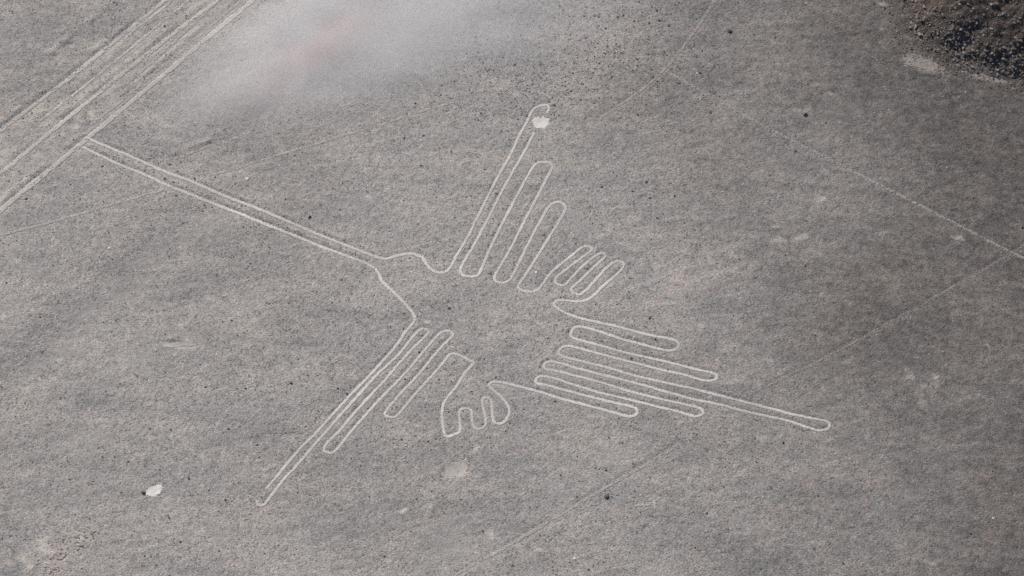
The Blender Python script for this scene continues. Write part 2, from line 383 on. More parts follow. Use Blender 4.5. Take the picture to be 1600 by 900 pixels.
# name, label, pixel points, full width in metres, material, how much survives, berm height on the upper side
TRACKS = [
 ("ground_line", "uppermost pale line of the broad trackway, with dark stones along its upper edge", [(-60,246),(0,207.5),(32,185),(62,160),(87,136),(112,120),(137,97),(170,70),(200,47),(225,30),(252,7),(300,-34)], .56, M_TRACK, .84, .09),
 ("ground_line", "short pale line forking off the uppermost trackway line near the top edge", [(205,50),(220,39),(240,24),(265,5),(295,-20)], .40, M_TRACK, .75, 0),
 ("ground_line", "thin pale line second from the upper edge of the broad trackway", [(62,190),(95,161),(137,132),(160,112),(185,92),(212,70),(240,45),(275,17),(310,-12)], .36, M_TRACK, .72, 0),
 ("ground_line", "bright continuous pale line along the middle of the broad trackway", [(-60,318),(0,272),(20,257),(45,239),(65,221),(100,190),(125,170),(140,160),(162,140),(187,117),(212,100),(235,80),(257,60),(282,40),(310,22),(345,0),(390,-32)], .60, M_TRACK, .90, .07),
 ("ground_line", "very thin faint line just below the middle line of the trackway", [(190,138),(205,125),(225,110),(250,87),(272,67),(295,45),(320,20),(350,-6)], .36, M_FAINT, .66, 0),
 ("ground_line", "very thin faint line just above the lowermost trackway line", [(130,205),(150,190),(175,170),(225,130),(250,107),(275,87),(300,65),(325,45),(355,20),(385,-6)], .40, M_FAINT, .70, .09),
 ("ground_line", "lowermost and widest pale line of the broad trackway, meeting the beak", [(-60,377),(0,332),(15,320),(37,300),(60,281),(82,260),(105,241),(122,229),(132,222),(155,200),(175,185),(200,165),(225,142),(250,120),(275,101),(300,80),(322,61),(342,45),(362,27),(382,12),(430,-28)], .72, M_TRACK, .92, .09),
 ("ground_line", "faint thin line left of the beak running up to its lower line", [(-40,378),(22,362),(55,354),(82,347),(105,341),(135,329),(165,324),(200,312),(230,304),(257,296)], .40, M_FAINT, .80, 0),
 ("ground_line", "faint thin line right of the beak climbing towards the long wing's tip", [(322,276),(345,270),(370,262),(397,255),(430,245),(465,232),(495,225),(575,201),(625,186),(665,172),(710,160)], .34, M_FAINT, .66, 0),
 ("ground_line", "short faint line touching the beak's upper line beside dark stones", [(237,251),(275,247),(307,236),(330,227)], .36, M_FAINT, .66, .10),
 ("ground_line", "long faint line descending right from above the upper wing across the plain", [(972,79),(1012,95),(1045,114),(1082,136),(1120,156),(1175,185),(1220,212),(1290,247),(1335,270),(1357,278),(1395,300),(1435,321),(1475,340),(1497,351),(1537,374),(1562,384),(1650,425)], .42, M_FAINT_M, .70, 0),
 ("ground_line", "faint line crossing the long one above the upper wing, reaching the top edge", [(1160,-60),(1120,1),(1105,19),(1090,41),(1072,72),(1050,97),(1030,115),(1012,134),(990,150),(975,160),(960,172),(937,187)], .42, M_FAINT_M, .70, 0),
 ("ground_line", "faint line running up from the longest tail feather to the right edge", [(1200,605),(1250,577),(1290,560),(1315,549),(1342,532),(1372,514),(1410,492),(1445,475),(1470,462),(1515,432),(1535,424),(1560,409),(1597,386),(1660,350)], .40, M_FAINT_R, .50, .02),
 ("ground_line", "faint line rising from the bottom edge below the tail feathers", [(660,935),(715,897),(730,889),(755,875),(785,857),(807,846),(832,830),(870,809),(905,789),(940,765),(962,752),(985,740),(1005,729),(1040,709),(1060,695)], .40, M_FAINT, .64, .025),
 ("ground_line", "broad patchy buff streak in the bottom left corner", [(140,824),(117,850),(100,862),(82,882),(66,900),(40,935)], 1.7, M_PINK, .44, 0),
]
SCRATCH = [[(992,790.5),(1003,789.5),(1016,789)], [(1017,787),(1025,783),(1033,778)], [(1021,776),(1023,786),(1025,797)], [(1008,778),(1014,775)], [(1009,796),(1013,794)]]

def ground_path(px, step=0.12):
    a = np.array(px, float)
    x, y = at(a[:, 0], a[:, 1])
    return catmull(np.column_stack([x, y]), step)

glyph_paths = [(k, ground_path(p)) for k, p in GLYPH]
def straight_path(px, deg):
    """an old, nearly straight line: a low-order curve through the traced points"""
    a = np.array(px, float); x, y = at(a[:, 0], a[:, 1])
    c = np.array([x.mean(), y.mean()]); u, sv, vt = np.linalg.svd(np.column_stack([x, y]) - c)
    t = (np.column_stack([x, y]) - c) @ vt[0]; w = (np.column_stack([x, y]) - c) @ vt[1]
    f = np.polyfit(t, w, min(deg, len(t) - 2)); q = np.linspace(t[0], t[-1], max(3, int(abs(t[-1] - t[0]) / .16)))
    return c + q[:, None] * vt[0] + np.polyval(f, q)[:, None] * vt[1]
track_paths = [straight_path(t[2], 2) if i < 7 else (straight_path(t[2], 5) if len(t[2]) > 7 else ground_path(t[2], .16)) for i, t in enumerate(TRACKS)]
scratch_paths = [ground_path(p) for p in SCRATCH]

# bare patches: name, label, category, centre px, radii (m), rotation, material, depth, ground halo
PATCHES = [
 ("white_patch", "small bright white patch of bare silt left of the lower wing's tip", (240,767), (.86,.60), R(35), M_WHITE, .05),
 ("white_patch", "bright white patch of bare silt interrupting the upper wing's longest feather", (844,192), (1.02,.78), R(8), M_WHITE, .06),
 ("cleared_hollow", "pale rounded hollow with raised dark rims below the lower foot", (713,733), (1.45,1.05), R(8), M_PATCH, .14),
 ("bare_strip", "pale curved strip of bare soil on the gravel left of the body", (278,538), (2.1,.45), R(-6), M_PATCH, .08),
 ("buff_patch", "large buff patch of bare soil at the foot of the dark hill", (1440,99), (2.2,1.05), R(-18), M_PINK, .05),
 ("buff_patch", "long thin buff patch of bare soil under the dark hill at the right edge", (1543,122), (2.4,.42), R(-4), M_PINK, .05),
]
patch_xy = []
for p in PATCHES:
    x, y = at(*p[2]); patch_xy.append((x[0], y[0]))

# ------------------------------------------------------------------ the ground: one sheet out to the horizon
STEP = 0.17
def axis(a, b, far):
    core = np.arange(a, b, STEP)
    d = STEP; lo = []; hi = []; v = core[0]; w = core[-1]; g = STEP
    while w < far:
        g *= 1.22; w += g; v -= g; hi.append(w); lo.append(v)
    return np.concatenate([lo[::-1], core, hi]), len(lo)
gx, ox = axis(-74, 74, 24000.0)
gy, oy = axis(-48, 56, 24000.0)
NX, NY = len(gx), len(gy)
X, Y = np.meshgrid(gx, gy)

# distance from the lines and berms (raster over the fine part)
Dl = np.full((NY, NX), 9.0)
Berm = np.zeros((NY, NX))
WR = 9
def stamp(path, hw):
    for (x, y) in path[::1]:
        i = int(round((x - gx[ox]) / STEP)) + ox; j = int(round((y - gy[oy]) / STEP)) + oy
        if i < ox or j < oy or i > NX - ox - 1 or j > NY - oy - 1: continue
        sl = (slice(max(0, j - WR), j + WR + 1), slice(max(0, i - WR), i + WR + 1))
        d = np.hypot(X[sl] - x, Y[sl] - y) - hw
        np.minimum(Dl[sl], d, out=Dl[sl])
for k, P in glyph_paths: stamp(P, .20)
for P in scratch_paths: stamp(P, .15)
for t, P in zip(TRACKS, track_paths): stamp(P, t[3] / 2)
def stamp_berm(path, off, amp, wid=.42):
    T = np.gradient(path, axis=0); T /= np.hypot(T[:, 0], T[:, 1])[:, None] + 1e-9
    N = np.column_stack([-T[:, 1], T[:, 0]])
    N *= np.sign(N[:, 1:2] + 1e-9)
    Q = path + N * off
    A = amp * np.clip(.65 + 1.5 * fbm(Q[:, 0], Q[:, 1], .5, 3, 61), 0, 1.7)
    for (x, y), a in zip(Q, A):
        i = int(round((x - gx[ox]) / STEP)) + ox; j = int(round((y - gy[oy]) / STEP)) + oy
        if i < ox or j < oy or i > NX - ox - 1 or j > NY - oy - 1: continue
        sl = (slice(max(0, j - 7), j + 8), slice(max(0, i - 7), i + 8))
        d2 = (X[sl] - x) ** 2 + (Y[sl] - y) ** 2
        np.maximum(Berm[sl], a * np.exp(-d2 / (wid * wid)), out=Berm[sl])
for t, P in zip(TRACKS, track_paths):
    if t[6] > 0: stamp_berm(P, t[3] / 2 + .62, t[6])
for k, P in glyph_paths:
    stamp_berm(P, .55, .05, .24)
    if k == "beak": stamp_berm(P, .60, .10, .3)
DARKROW = ground_path([(178,2),(160,17),(125,45),(97,67),(70,92)], .16)
stamp_berm(DARKROW, 0, .20, .5)

S = smooth_h(X, Y)
rough = 0.050 * fbm(X, Y, 1.9, 3, 31, .6) + 0.05 * fbm(X * .8, Y * 1.2, .45, 3, 35)
ridge = 0.06 * np.abs(fbm(X * .35 + Y * .10, Y * 1.1 - X * .25, .55, 3, 41))
hd = hill_d(X, Y)
hill_m = sstep(-2.6, 2.2, hd + .9 * fbm(X, Y, .35, 3, 21))
rough = rough + ridge * .8 + hill_m * (.16 * fbm(X, Y, .8, 3, 51, .6) + .14 * np.abs(fbm(X, Y, 1.7, 2, 55)))
keep = sstep(.14, .60, Dl)
fade = 1 - sstep(90, 200, np.hypot(X, Y))
Z = S + rough * keep * fade + Berm * sstep(.05, .35, Dl) - .013 * (1 - sstep(0, .22, Dl))
pale = np.zeros_like(Z); silt = np.zeros_like(Z); vig_tint = np.zeros_like(Z)

for p, (cx, cy) in zip(PATCHES, patch_xy):
    rx, ry = p[3]; ca, sa = math.cos(p[4]), math.sin(p[4])
    lx = ((X - cx) * ca + (Y - cy) * sa) / rx; ly = (-(X - cx) * sa + (Y - cy) * ca) / ry
    r = np.hypot(lx, ly)
    m = r < 2.6
    k = 1 - sstep(.95, 1.30, r[m])
    Z[m] = Z[m] * (1 - k) + (S[m] - p[6] * np.clip(1 - r[m] ** 2 * .8, -.4, 1) - .03) * k
    if p[6] > .2: Z[m] += .16 * np.exp(-((r[m] - 1.45) / .22) ** 2) * (.7 + .6 * vnoise(X[m], Y[m], 9))
    pale[m] = np.maximum(pale[m], (.55 if p[5] is M_WHITE else .40) * (1 - sstep(.8, 1.9, r[m])) * np.clip(.6 + 1.6 * fbm(X[m], Y[m], 1.1, 3, 73, .7), 0, 1.5))

PX, PY = to_px(X, Y, S)
def soft(cx, cy, rx, ry, rot, amt, arr):
    """a diffuse area of a different ground cover, placed and sized on the plain"""
    x0, y0 = at(cx, cy); ca, sa = math.cos(R(rot)), math.sin(R(rot))
    lx = ((X - x0) * ca + (Y - y0) * sa) / (rx / 12.9); ly = (-(X - x0) * sa + (Y - y0) * ca) / (ry / 10.6)
    m = (lx * lx + ly * ly) < 9
    e = np.exp(-(lx[m] ** 2 + ly[m] ** 2) * 1.3) * np.clip(.62 + 2.4 * fbm(X[m] * .85 - Y[m] * .3, Y[m] * 1.2 + X[m] * .35, .9, 4, 71, .72), 0, 1.6)
    arr[m] = np.maximum(arr[m], amt * e)
for a in [(60,235,70,18,38,.44),(25,292,60,16,38,.44),(110,200,60,18,38,.46),(150,178,30,16,38,.55),(60,180,60,12,38,.36),(200,120,70,14,38,.34),(270,60,80,14,38,.34),(215,55,70,10,38,.32),(130,225,24,12,0,.5),(20,235,60,14,38,.34),
          (1500,112,90,9,-5,.34),(1420,70,26,10,-60,.28),(1580,122,40,8,0,.40),(1460,110,30,9,-15,.40),(1415,20,12,24,0,.26),(60,865,60,24,38,.55),(110,850,46,14,45,.60),
          (10,8,34,13,-12,.75),(150,184,13,12,40,.55),(190,240,22,8,-24,.50),(262,262,20,6,-24,.45),(350,268,26,10,0,.34),(280,320,24,12,-24,.36),
          (280,506,9,5,-20,.55),(1216,64,18,9,0,.36),(1350,82,13,7,20,.30),(1351,122,8,8,40,.30),(1370,100,14,5,45,.28),(1378,45,14,5,0,.30),(1380,66,16,4,10,.30),
          (1380,5,24,6,0,.55),(1298,145,14,5,0,.36),(1245,172,9,5,0,.50),(1262,172,10,5,0,.40),(1043,490,24,7,-8,.46),(1090,505,26,10,-30,.34),(1283,312,8,14,-60,.40),(1288,268,22,7,-30,.42),
          (1240,372,55,8,8,.42),(1150,365,30,10,0,.34),(1175,262,40,8,-20,.32),(1090,335,40,12,0,.30),(1500,372,10,16,80,.36),(1455,362,12,14,80,.34),(1430,563,12,7,0,.42),(1462,590,12,10,0,.36),
          (1545,542,16,8,0,.34),(1535,620,14,8,0,.34),(1355,650,24,12,0,.34),(1520,244,40,4,0,.36),(838,426,7,6,0,.60),(668,504,8,4,-20,.65),(735,430,14,6,0,.30),(830,858,26,8,-20,.46),(870,885,30,8,-20,.44),
          (770,835,18,10,-40,.42),(630,797,14,5,15,.52),(672,790,9,5,20,.48),(745,700,16,6,35,.42),(560,868,30,6,35,.36),(110,835,22,14,40,.42),(45,880,20,10,30,.40),(22,695,14,6,0,.42),
          (100,560,14,4,20,.45),(174,611,20,4,12,.48),(155,573,8,5,0,.46),(60,600,30,12,20,.32),(70,625,20,6,0,.30),(395,515,26,40,-40,.32),(460,550,26,20,0,.30),(330,415,40,14,-20,.28),(300,340,18,10,-24,.40),
          (945,690,30,10,10,.34),(1065,800,16,14,-40,.40),(1180,690,30,12,10,.30),(1130,705,20,6,0,.32),(1150,690,40,8,-30,.26),(1230,705,14,8,0,.32),(1455,885,18,9,0,.44),(1330,825,9,8,0,.50),
          (700,360,30,12,30,.34),(720,355,14,8,0,.40),(575,310,14,6,20,.34),(890,365,16,5,-50,.40),(1280,850,60,14,0,.26),(1060,660,12,26,0,.34),(1200,560,30,30,0,.24),(1240,720,50,50,0,.2),(440,170,12,8,0,.3),(375,208,12,4,10,.4),(260,190,7,6,0,.34)]:
    soft(*a[:5], min(.7, a[5] * 1.15), pale)
for a in [(240,400,80,16,38,.55),(150,480,80,18,38,.6),(70,560,80,18,38,.5),(330,345,34,12,38,.6),(225,560,70,12,25,.5),(130,700,80,22,25,.5),(330,30,24,60,-40,.6),(230,100,60,8,38,.6),(170,160,40,8,38,.5),
          (340,130,70,26,30,.5),(470,250,50,18,25,.55),(700,850,50,40,0,.5),(640,820,40,14,0,.4),(870,780,40,14,30,.5),(900,590,60,14,0,.3),(1080,590,50,30,-12,.35),(760,620,40,20,40,.4),
          (1180,230,60,16,0,.4),(1330,180,80,20,10,.5),(1300,560,70,16,25,.5),(1440,560,60,20,0,.45),(1530,520,60,10,0,.5),(900,340,30,16,-40,.5),(640,170,40,14,0,.5),(660,130,30,8,20,.5)]:
    soft(*a, silt)
# broad, broken areas where the stone cover is thin
thin = fbm(X * .9 - Y * .25, Y * 1.15 + X * .3, .085, 5, 161, .66)
pale = np.maximum(pale, .34 * sstep(.06, .48, thin) * (1 - .8 * silt) * np.clip(.55 + 1.2 * fbm(X, Y, .7, 3, 165, .7), 0, 1.4))
# the trackway: ground between its outer lines worn paler than the plain
b1, b7 = track_paths[0], track_paths[6]
BX = np.concatenate([b1[::20, 0], b7[::-20, 0]]); BY = np.concatenate([b1[::20, 1], b7[::-20, 1]])
tm = (X < -20) & (X > -80) & (Y > -10) & (Y < 60)
inb = inside(X[tm], Y[tm], BX, BY)
pale[tm] = np.maximum(pale[tm], inb * np.clip(.30 + .45 * fbm(X[tm] * .5 + Y[tm] * .5, (Y[tm] - X[tm]) * 1.6, .5, 4, 171, .65), 0, .6))
lines_halo = np.exp(-np.clip(Dl, 0, 9) / .16) * .30
pale = np.maximum(pale, lines_halo)
vx = np.clip((X + .10 * (Y - 5) + 12 * fbm(X, Y, .05, 4, 81) - 9) / 50, 0, 1) ** .95  # painted vignette: colour darkens towards the right, edge broken by noise
vig_tint = np.clip(vx * 1.0 + .03 + .20 * fbm(X, Y, .07, 3, 83), 0, 1)
pale *= 1 - hill_m * .7

print("grid", NX, NY, "x%d" % (NX * NY))
co = np.column_stack([X.ravel(), Y.ravel(), Z.ravel()])
idx = np.arange(NX * NY).reshape(NY, NX)
quads = np.stack([idx[:-1, :-1], idx[:-1, 1:], idx[1:, 1:], idx[1:, :-1]], -1).reshape(-1, 4)
me = mesh_np("ground", co, quads)
set_attr(me, "pale", pale.ravel()); set_attr(me, "silt", silt.ravel()); set_attr(me, "vignette_tint", vig_tint.ravel()); set_attr(me, "hill", hill_m.ravel())
me.polygons.foreach_set("use_smooth", np.ones(len(quads), bool))
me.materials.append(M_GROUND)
ground = link(bpy.data.objects.new("ground", me)); tag(ground, "grey stony desert plain rising into a dark rocky slope", kind="structure")

def sample(A, x, y):
    """bilinear lookup in the fine grid"""
    fx = np.clip((np.asarray(x) - gx[ox]) / STEP + ox, 0, NX - 2.001); fy = np.clip((np.asarray(y) - gy[oy]) / STEP + oy, 0, NY - 2.001)
    i = fx.astype(int); j = fy.astype(int); u = fx - i; v = fy - j
    return (A[j, i] * (1 - u) + A[j, i + 1] * u) * (1 - v) + (A[j + 1, i] * (1 - u) + A[j + 1, i + 1] * u) * v

# ------------------------------------------------------------------ cleared lines
def ribbon(name, path, width, mat, survive=1.0, seed=0, cells=5, edge_keep=.62, thick=.02, jitter=.022):
    T = np.gradient(path, axis=0); T /= np.hypot(T[:, 0], T[:, 1])[:, None] + 1e-9
    N = np.column_stack([-T[:, 1], T[:, 0]])
    x, y = path[:, 0], path[:, 1]
    hw = width / 2 * (1 + .22 * fbm(x, y, .45, 2, 91 + seed) + .10 * fbm(x, y, 2.4, 2, 95 + seed))
    C = path + N * (.025 * fbm(x, y, .9, 2, 97 + seed))[:, None]
    off = np.linspace(-1, 1, cells + 1)
    n = len(path)
    P = C[:, None, :] + N[:, None, :] * (off[None, :, None] * hw[:, None, None])
    jit = rng.uniform(-jitter, jitter, P.shape); P = P + jit
    z = smooth_h(P[..., 0].ravel(), P[..., 1].ravel()).reshape(n, cells + 1)
    z = z + .003 - .002 * (1 - off[None, :] ** 2) + rng.uniform(-.001, .001, z.shape)
    co = np.concatenate([P, z[..., None]], -1).reshape(-1, 3)
    ii = np.arange(n * (cells + 1)).reshape(n, cells + 1)
    q = np.stack([ii[:-1, :-1], ii[:-1, 1:], ii[1:, 1:], ii[1:, :-1]], -1)
    cen = P[:-1, :-1]
    nz = .5 + .5 * fbm(cen[..., 0], cen[..., 1], 1.1, 3, 101 + seed, .65)
    r = .55 * nz + .45 * rng.random(nz.shape)
    k = np.full((1, cells), survive); k[0, 0] = k[0, -1] = survive * edge_keep
    lo, hi = .22, .78
    okc = r < lo + (hi - lo) * k if survive < 1 else (rng.random(nz.shape) < np.where(k < 1, k, 2))
    qq = q[okc]
    if q[0, 0, 0] is not None:      # orientation: faces up
        a = co[qq[:, 0]]; b = co[qq[:, 1]]; c = co[qq[:, 2]]
        cr = (b[:, 0] - a[:, 0]) * (c[:, 1] - a[:, 1]) - (b[:, 1] - a[:, 1]) * (c[:, 0] - a[:, 0])
        qq[cr < 0] = qq[cr < 0][:, ::-1]
    used = np.unique(qq); remap = np.full(len(co), -1); remap[used] = np.arange(len(used))
    me = mesh_np(name, co[used], remap[qq])
    me.materials.append(mat)
    o = bpy.data.objects.new(name, me)
    s = o.modifiers.new("depth", 'SOLIDIFY'); s.thickness = thick; s.offset = -1
    return o

def empty(name, loc):
    o = bpy.data.objects.new(name, None); o.location = loc; o.empty_display_size = 1.0
    return link(o)

bird = empty("geoglyph", (0, 0, 0))
tag(bird, "huge hummingbird figure drawn as one thin pale line on the plain", "geoglyph")
part_of = {}
PARTNAME = {"wing_a": "wing", "wing_b": "wing", "foot_a": "foot", "foot_b": "foot", "tail": "tail"}
SUBNAME = {"wing": "feather", "foot": "toe", "tail": "feather"}
PLAB = {"wing_a": "upper wing of long looped feathers pointing to the top edge", "wing_b": "lower wing of long looped feathers pointing to the bottom left", "foot_a": "upper foot with three slanting looped toes",
        "foot_b": "lower foot with small curled looped toes", "tail": "tail of five long looped feathers pointing right"}
for i, (k, P) in enumerate(glyph_paths):
    wid = .385 if k in ("beak", "head") else .355
    if k in PARTNAME:
        if k not in part_of:
            e = empty(PARTNAME[k], (0, 0, 0)); e.parent = bird; e["label"] = PLAB[k]; part_of[k] = e
        o = ribbon(SUBNAME[PARTNAME[k]], P, wid, M_LINE, 1.0, i, edge_keep=.80, jitter=.016); link(o, part_of[k])
    else:
        o = ribbon(k + "_line", P, wid, M_LINE, 1.0, i, edge_keep=.80, jitter=.016); link(o, bird)

for i, (t, P) in enumerate(zip(TRACKS, track_paths)):
    o = ribbon(t[0], P, t[3], t[4], t[5], 40 + i, cells=6, edge_keep=.7)
    tag(link(o), t[1], "ground line", kind="thing", group="pale lines worn across the plain")

sc = empty("scratched_mark", (0, 0, 0)); tag(sc, "tiny pale scratched mark of short strokes below the tail", "ground mark")
for i, P in enumerate(scratch_paths):
    link(ribbon("stroke", P, .28, M_TRACK, .85, 70 + i, cells=3), sc)

# ------------------------------------------------------------------ bare patches
for n_, (p, (cx, cy)) in enumerate(zip(PATCHES, patch_xy)):
    rx, ry = p[3]; ca, sa = math.cos(p[4]), math.sin(p[4])
    g = .09
    ax = np.arange(-max(rx, ry) * 1.5, max(rx, ry) * 1.5, g)
    U, V = np.meshgrid(ax, ax)
    xx = cx + U * ca - V * sa; yy = cy + U * sa + V * ca
    if p[0] == "bare_strip": V2 = V - .30 * np.sin(U * 1.6)
    else: V2 = V
    r = np.hypot(U / rx, V2 / ry) if p[0] != "cleared_hollow" else (np.abs(U / rx) ** 3 + np.abs(V2 / ry) ** 3) ** (1 / 3)
    edge = 1.0 + (.62 if p[5] is M_WHITE else (1.3 if p[5] is M_PINK else .6)) * fbm(xx, yy, .9, 4, 111 + n_, .7) + .10 * fbm(xx, yy, 4.0, 2, 115) + rng.uniform(-.10, .10, r.shape) * (1.6 if p[5] is not M_WHITE else 1)
    kk = np.clip(1 - np.hypot(U / rx, V / ry) ** 2 * .8, -.4, 1)
    zz = smooth_h(xx.ravel(), yy.ravel()).reshape(xx.shape) - p[6] * kk - .012 + .012 * vnoise(xx * 5, yy * 5, 3)
    if p[6] > .2: zz = zz + .16 * np.exp(-((np.hypot(U / rx, V / ry) - 1.45) / .22) ** 2) * (.7 + .6 * vnoise(xx, yy, 9))
    ii = np.arange(U.size).reshape(U.shape)
    q = np.stack([ii[:-1, :-1], ii[:-1, 1:], ii[1:, 1:], ii[1:, :-1]], -1)
    okc = (r < edge)[:-1, :-1]
    if p[5] is not M_WHITE: okc &= rng.random(okc.shape) < (1.35 - .45 * r[:-1, :-1])
    qq = q[okc]; used = np.unique(qq); remap = np.full(U.size, -1); remap[used] = np.arange(len(used))
    co = np.column_stack([xx.ravel(), yy.ravel(), zz.ravel()])
    co[:, :2] += rng.uniform(-.025, .025, (len(co), 2))
    me = mesh_np(p[0], co[used], remap[qq]); me.materials.append(p[5])
    o = bpy.data.objects.new(p[0], me)
    s = o.modifiers.new("depth", 'SOLIDIFY'); s.thickness = .03; s.offset = -1
    tag(link(o), p[1], "bare patch")

# ------------------------------------------------------------------ stones
def stone_mesh(name, seed, mat, flat=.62):
    r = np.random.default_rng(seed)
    import bmesh
    bm = bmesh.new(); bmesh.ops.create_icosphere(bm, subdivisions=1, radius=1.0)
    for v in bm.verts:
        d = v.co.normalized(); k = r.uniform(.72, 1.18)
        v.co = d * k; v.co.z = max(v.co.z * flat, -.35)
    for _ in range(3):       # chipped faces
        n = Vector(r.normal(size=3)); n.z = abs(n.z) * .7; n.normalize()
        for v in bm.verts:
            e = v.co.dot(n) - .62
            if e > 0: v.co -= n * e
    me = bpy.data.meshes.new(name); bm.to_mesh(me); bm.free(); me.materials.append(mat)
    return me
DARK_STONES = [(787,20),(724,51),(743,58),(612,64),(668,74),(747,82),(729,84),(626,92),(690,133),(710,127),(649,162),(672,167),(632,215),(662,212),(711,73),(786,90),(644,80),
 (874,9),(851,17),(912,25),(935,26),(929,24),(974,24),(965,26),(1030,32),(1061,4),(1026,17),(1014,36),(936,40),(946,44),(1044,40),(927,67),(915,59),(891,55),(1097,79),(995,102),(943,110),(929,140),(892,155),(1060,130),(1094,114),(1040,156),(1110,176),(996,180),(1009,164),(1001,200),(980,196),(804,101),(866,164),(809,186),
 (1262,131),(1290,192),(285,44),(257,41),(374,30),(114,121),(50,177),(36,185),(93,212),(115,219),(232,212),(142,110),(377,94),(210,117),(160,260),(107,250),(257,279),(271,285),(304,279),(336,277),(247,255),(265,257),(170,364),(275,306),(317,330),(41,311),(125,312),(380,355),(10,442),(319,320),
 (460,243),(705,237),(658,259),(682,308),(644,333),(757,265),(421,387),(446,311),(710,340),(812,274),(1010,284),(988,299),(1054,307),(1069,348),(1027,341),(1015,309),(1155,405),(1021,400),(850,367),(940,292),
 (1521,309),(1566,442),(1227,398),(1258,415),(1462,254),(1327,284),(1597,355),(1242,236),(234,670),(321,605),(384,607),(362,501),(399,609),(340,631),(267,672),(302,628),(2,604),(357,670),
 (632,489),(702,482),(466,561),(455,599),(497,642),(481,587),(582,567),(542,615),(528,607),(633,593),(671,550),(655,550),(1024,530),(987,560),(1015,497),(1044,517),(914,525),(849,569),(867,627),(954,615),
 (1416,482),(1241,597),(1274,523),(1255,667),(179,714),(189,769),(137,781),(327,766),(226,869),(244,883),(295,747),(352,781),(282,847),(365,756),(160,714),(264,809),(200,721),(342,861),
 (402,695),(465,762),(465,769),(405,715),(642,830),(596,882),(669,690),(560,824),(600,869),(754,830),(627,686),(931,731),(936,733),(947,735),(902,713),(972,692),(876,742),(896,747),(1104,802),(901,776),(919,890),(1180,685),(1132,690),(1182,722),(1086,855),
 (1290,752),(1255,771),(1278,775),(1224,692),(1396,884),(1550,735),(1599,746),(1317,880),(1423,808),(1517,834)]
SPECIAL = [((1140,49), .34, "stone", "large black stone with a pale tail, alone right of the crossing faint lines", M_STONE), ((1258,179), .36, "stone", "black stone ringed by pale soil, right of the long faint line", M_STONE),
           ((484,339), .24, "stone", "dark stone standing alone just above the beak", M_STONE), ((224,770), .28, "stone", "dark stone at the left edge of the small white patch", M_STONE),
           ((947,776), .32, "stone", "rounded dark stone just below the faint line beneath the tail", M_STONE), ((1552,810), .15, "stone", "pale stone alone near the lower right corner", M_PALE_STONE),
           ((897,873), .22, "stone", "pale stone near the bottom edge below the tail", M_PALE_STONE), ((171,388), .22, "stone", "pale stone alone left of the beak below the faint line", M_PALE_STONE),
           ((386,280), .22, "stone", "pale stone just above the beak's middle", M_PALE_STONE), ((838,426), .24, "stone", "pale stone inside the base of the upper wing's shortest feather", M_PALE_STONE)]
protos = [stone_mesh("stone", 200 + i, M_STONE) for i in range(7)]
pale_protos = [stone_mesh("stone", 220 + i, M_PALE_STONE, .34) for i in range(2)]
def put(name, me, x, y, s, zoff=.12):
    o = bpy.data.objects.new(name, me); link(o)
    o.location = (x, y, float(sample(Z, x, y)) + s * zoff)
    o.scale = (s * rng.uniform(.8, 1.3), s * rng.uniform(.75, 1.1), s * rng.uniform(.8, 1.25)); o.rotation_euler = (rng.uniform(-.2, .2), rng.uniform(-.2, .2), rng.uniform(0, 6.28))
    return o
for i, (pp, s, nm, lab, m) in enumerate(SPECIAL):
    x, y = at(*pp); me_ = (protos[i % 7] if m is M_STONE else pale_protos[i % 2])
    tag(put(nm, me_, x[0], y[0], s, .25 if m is M_STONE else .08), lab, "stone")
MARKS = [((60,160), "the uppermost trackway line"), ((150,150), "the middle trackway line"), ((330,55), "the lowermost trackway line"), ((130,225), "the beak's tip"), ((250,275), "the beak's outer half"),
         ((400,335), "the beak's middle"), ((520,380), "the beak's inner half"), ((690,425), "the curve of the bird's head"), ((790,250), "the upper wing's longest feather"), ((852,255), "the tip of the upper wing's second feather"),
         ((878,320), "the tip of the upper wing's shortest feather"), ((790,410), "the base of the upper wing"), ((922,390), "the first toe of the upper foot"), ((972,412), "the last toe of the upper foot"), ((1055,540), "the topmost tail feather's tip"),
         ((1117,588), "the tip of the second tail feather"), ((1294,665), "the tip of the longest tail feather"), ((995,645), "the lowest tail feather's tip"), ((890,540), "the base of the tail"), ((1040,115), "the crossing of the two faint lines"),
         ((972,79), "the upper end of the long faint line"), ((1230,215), "the middle of the long faint line"), ((1520,365), "the right end of the long faint line"), ((1440,99), "the buff patch under the dark hill"), ((1370,514), "the faint line beyond the tail"),
         ((845,192), "the white patch on the upper wing"), ((240,767), "the small white patch at lower left"), ((278,538), "the pale curved strip at left"), ((713,733), "the pale hollow below the lower foot"), ((740,660), "the lower foot"),
         ((649,497), "the corner of the bird's throat"), ((690,520), "the base of the lower wing"), ((605,648), "the tip of the lower wing's shortest feather"), ((510,703), "the tip of the lower wing's middle feather"), ((408,788), "the tip of the lower wing"),
         ((1012,786), "the tiny scratched mark"), ((870,809), "the faint line rising from the bottom edge"), ((100,860), "the buff streak at bottom left"), ((520,70), "the pale window-glare haze"), ((740,45), "the right fringe of the window-glare haze"), ((700,160), "the end of the faint line below the window-glare haze"),
         ((100,343), "the faint line left of the beak"), ((1552,810), "the pale stone at lower right"), ((550,590), "the long feathers of the lower wing"), ((1100,370), "the open gravel right of the upper foot")]
ORD = ["nearest", "second nearest", "third nearest", "fourth nearest", "fifth nearest", "sixth nearest", "seventh nearest", "eighth nearest", "ninth nearest", "tenth nearest"]
todo = {}
DSX, DSY = at([p[0] for p in DARK_STONES], [p[1] for p in DARK_STONES])
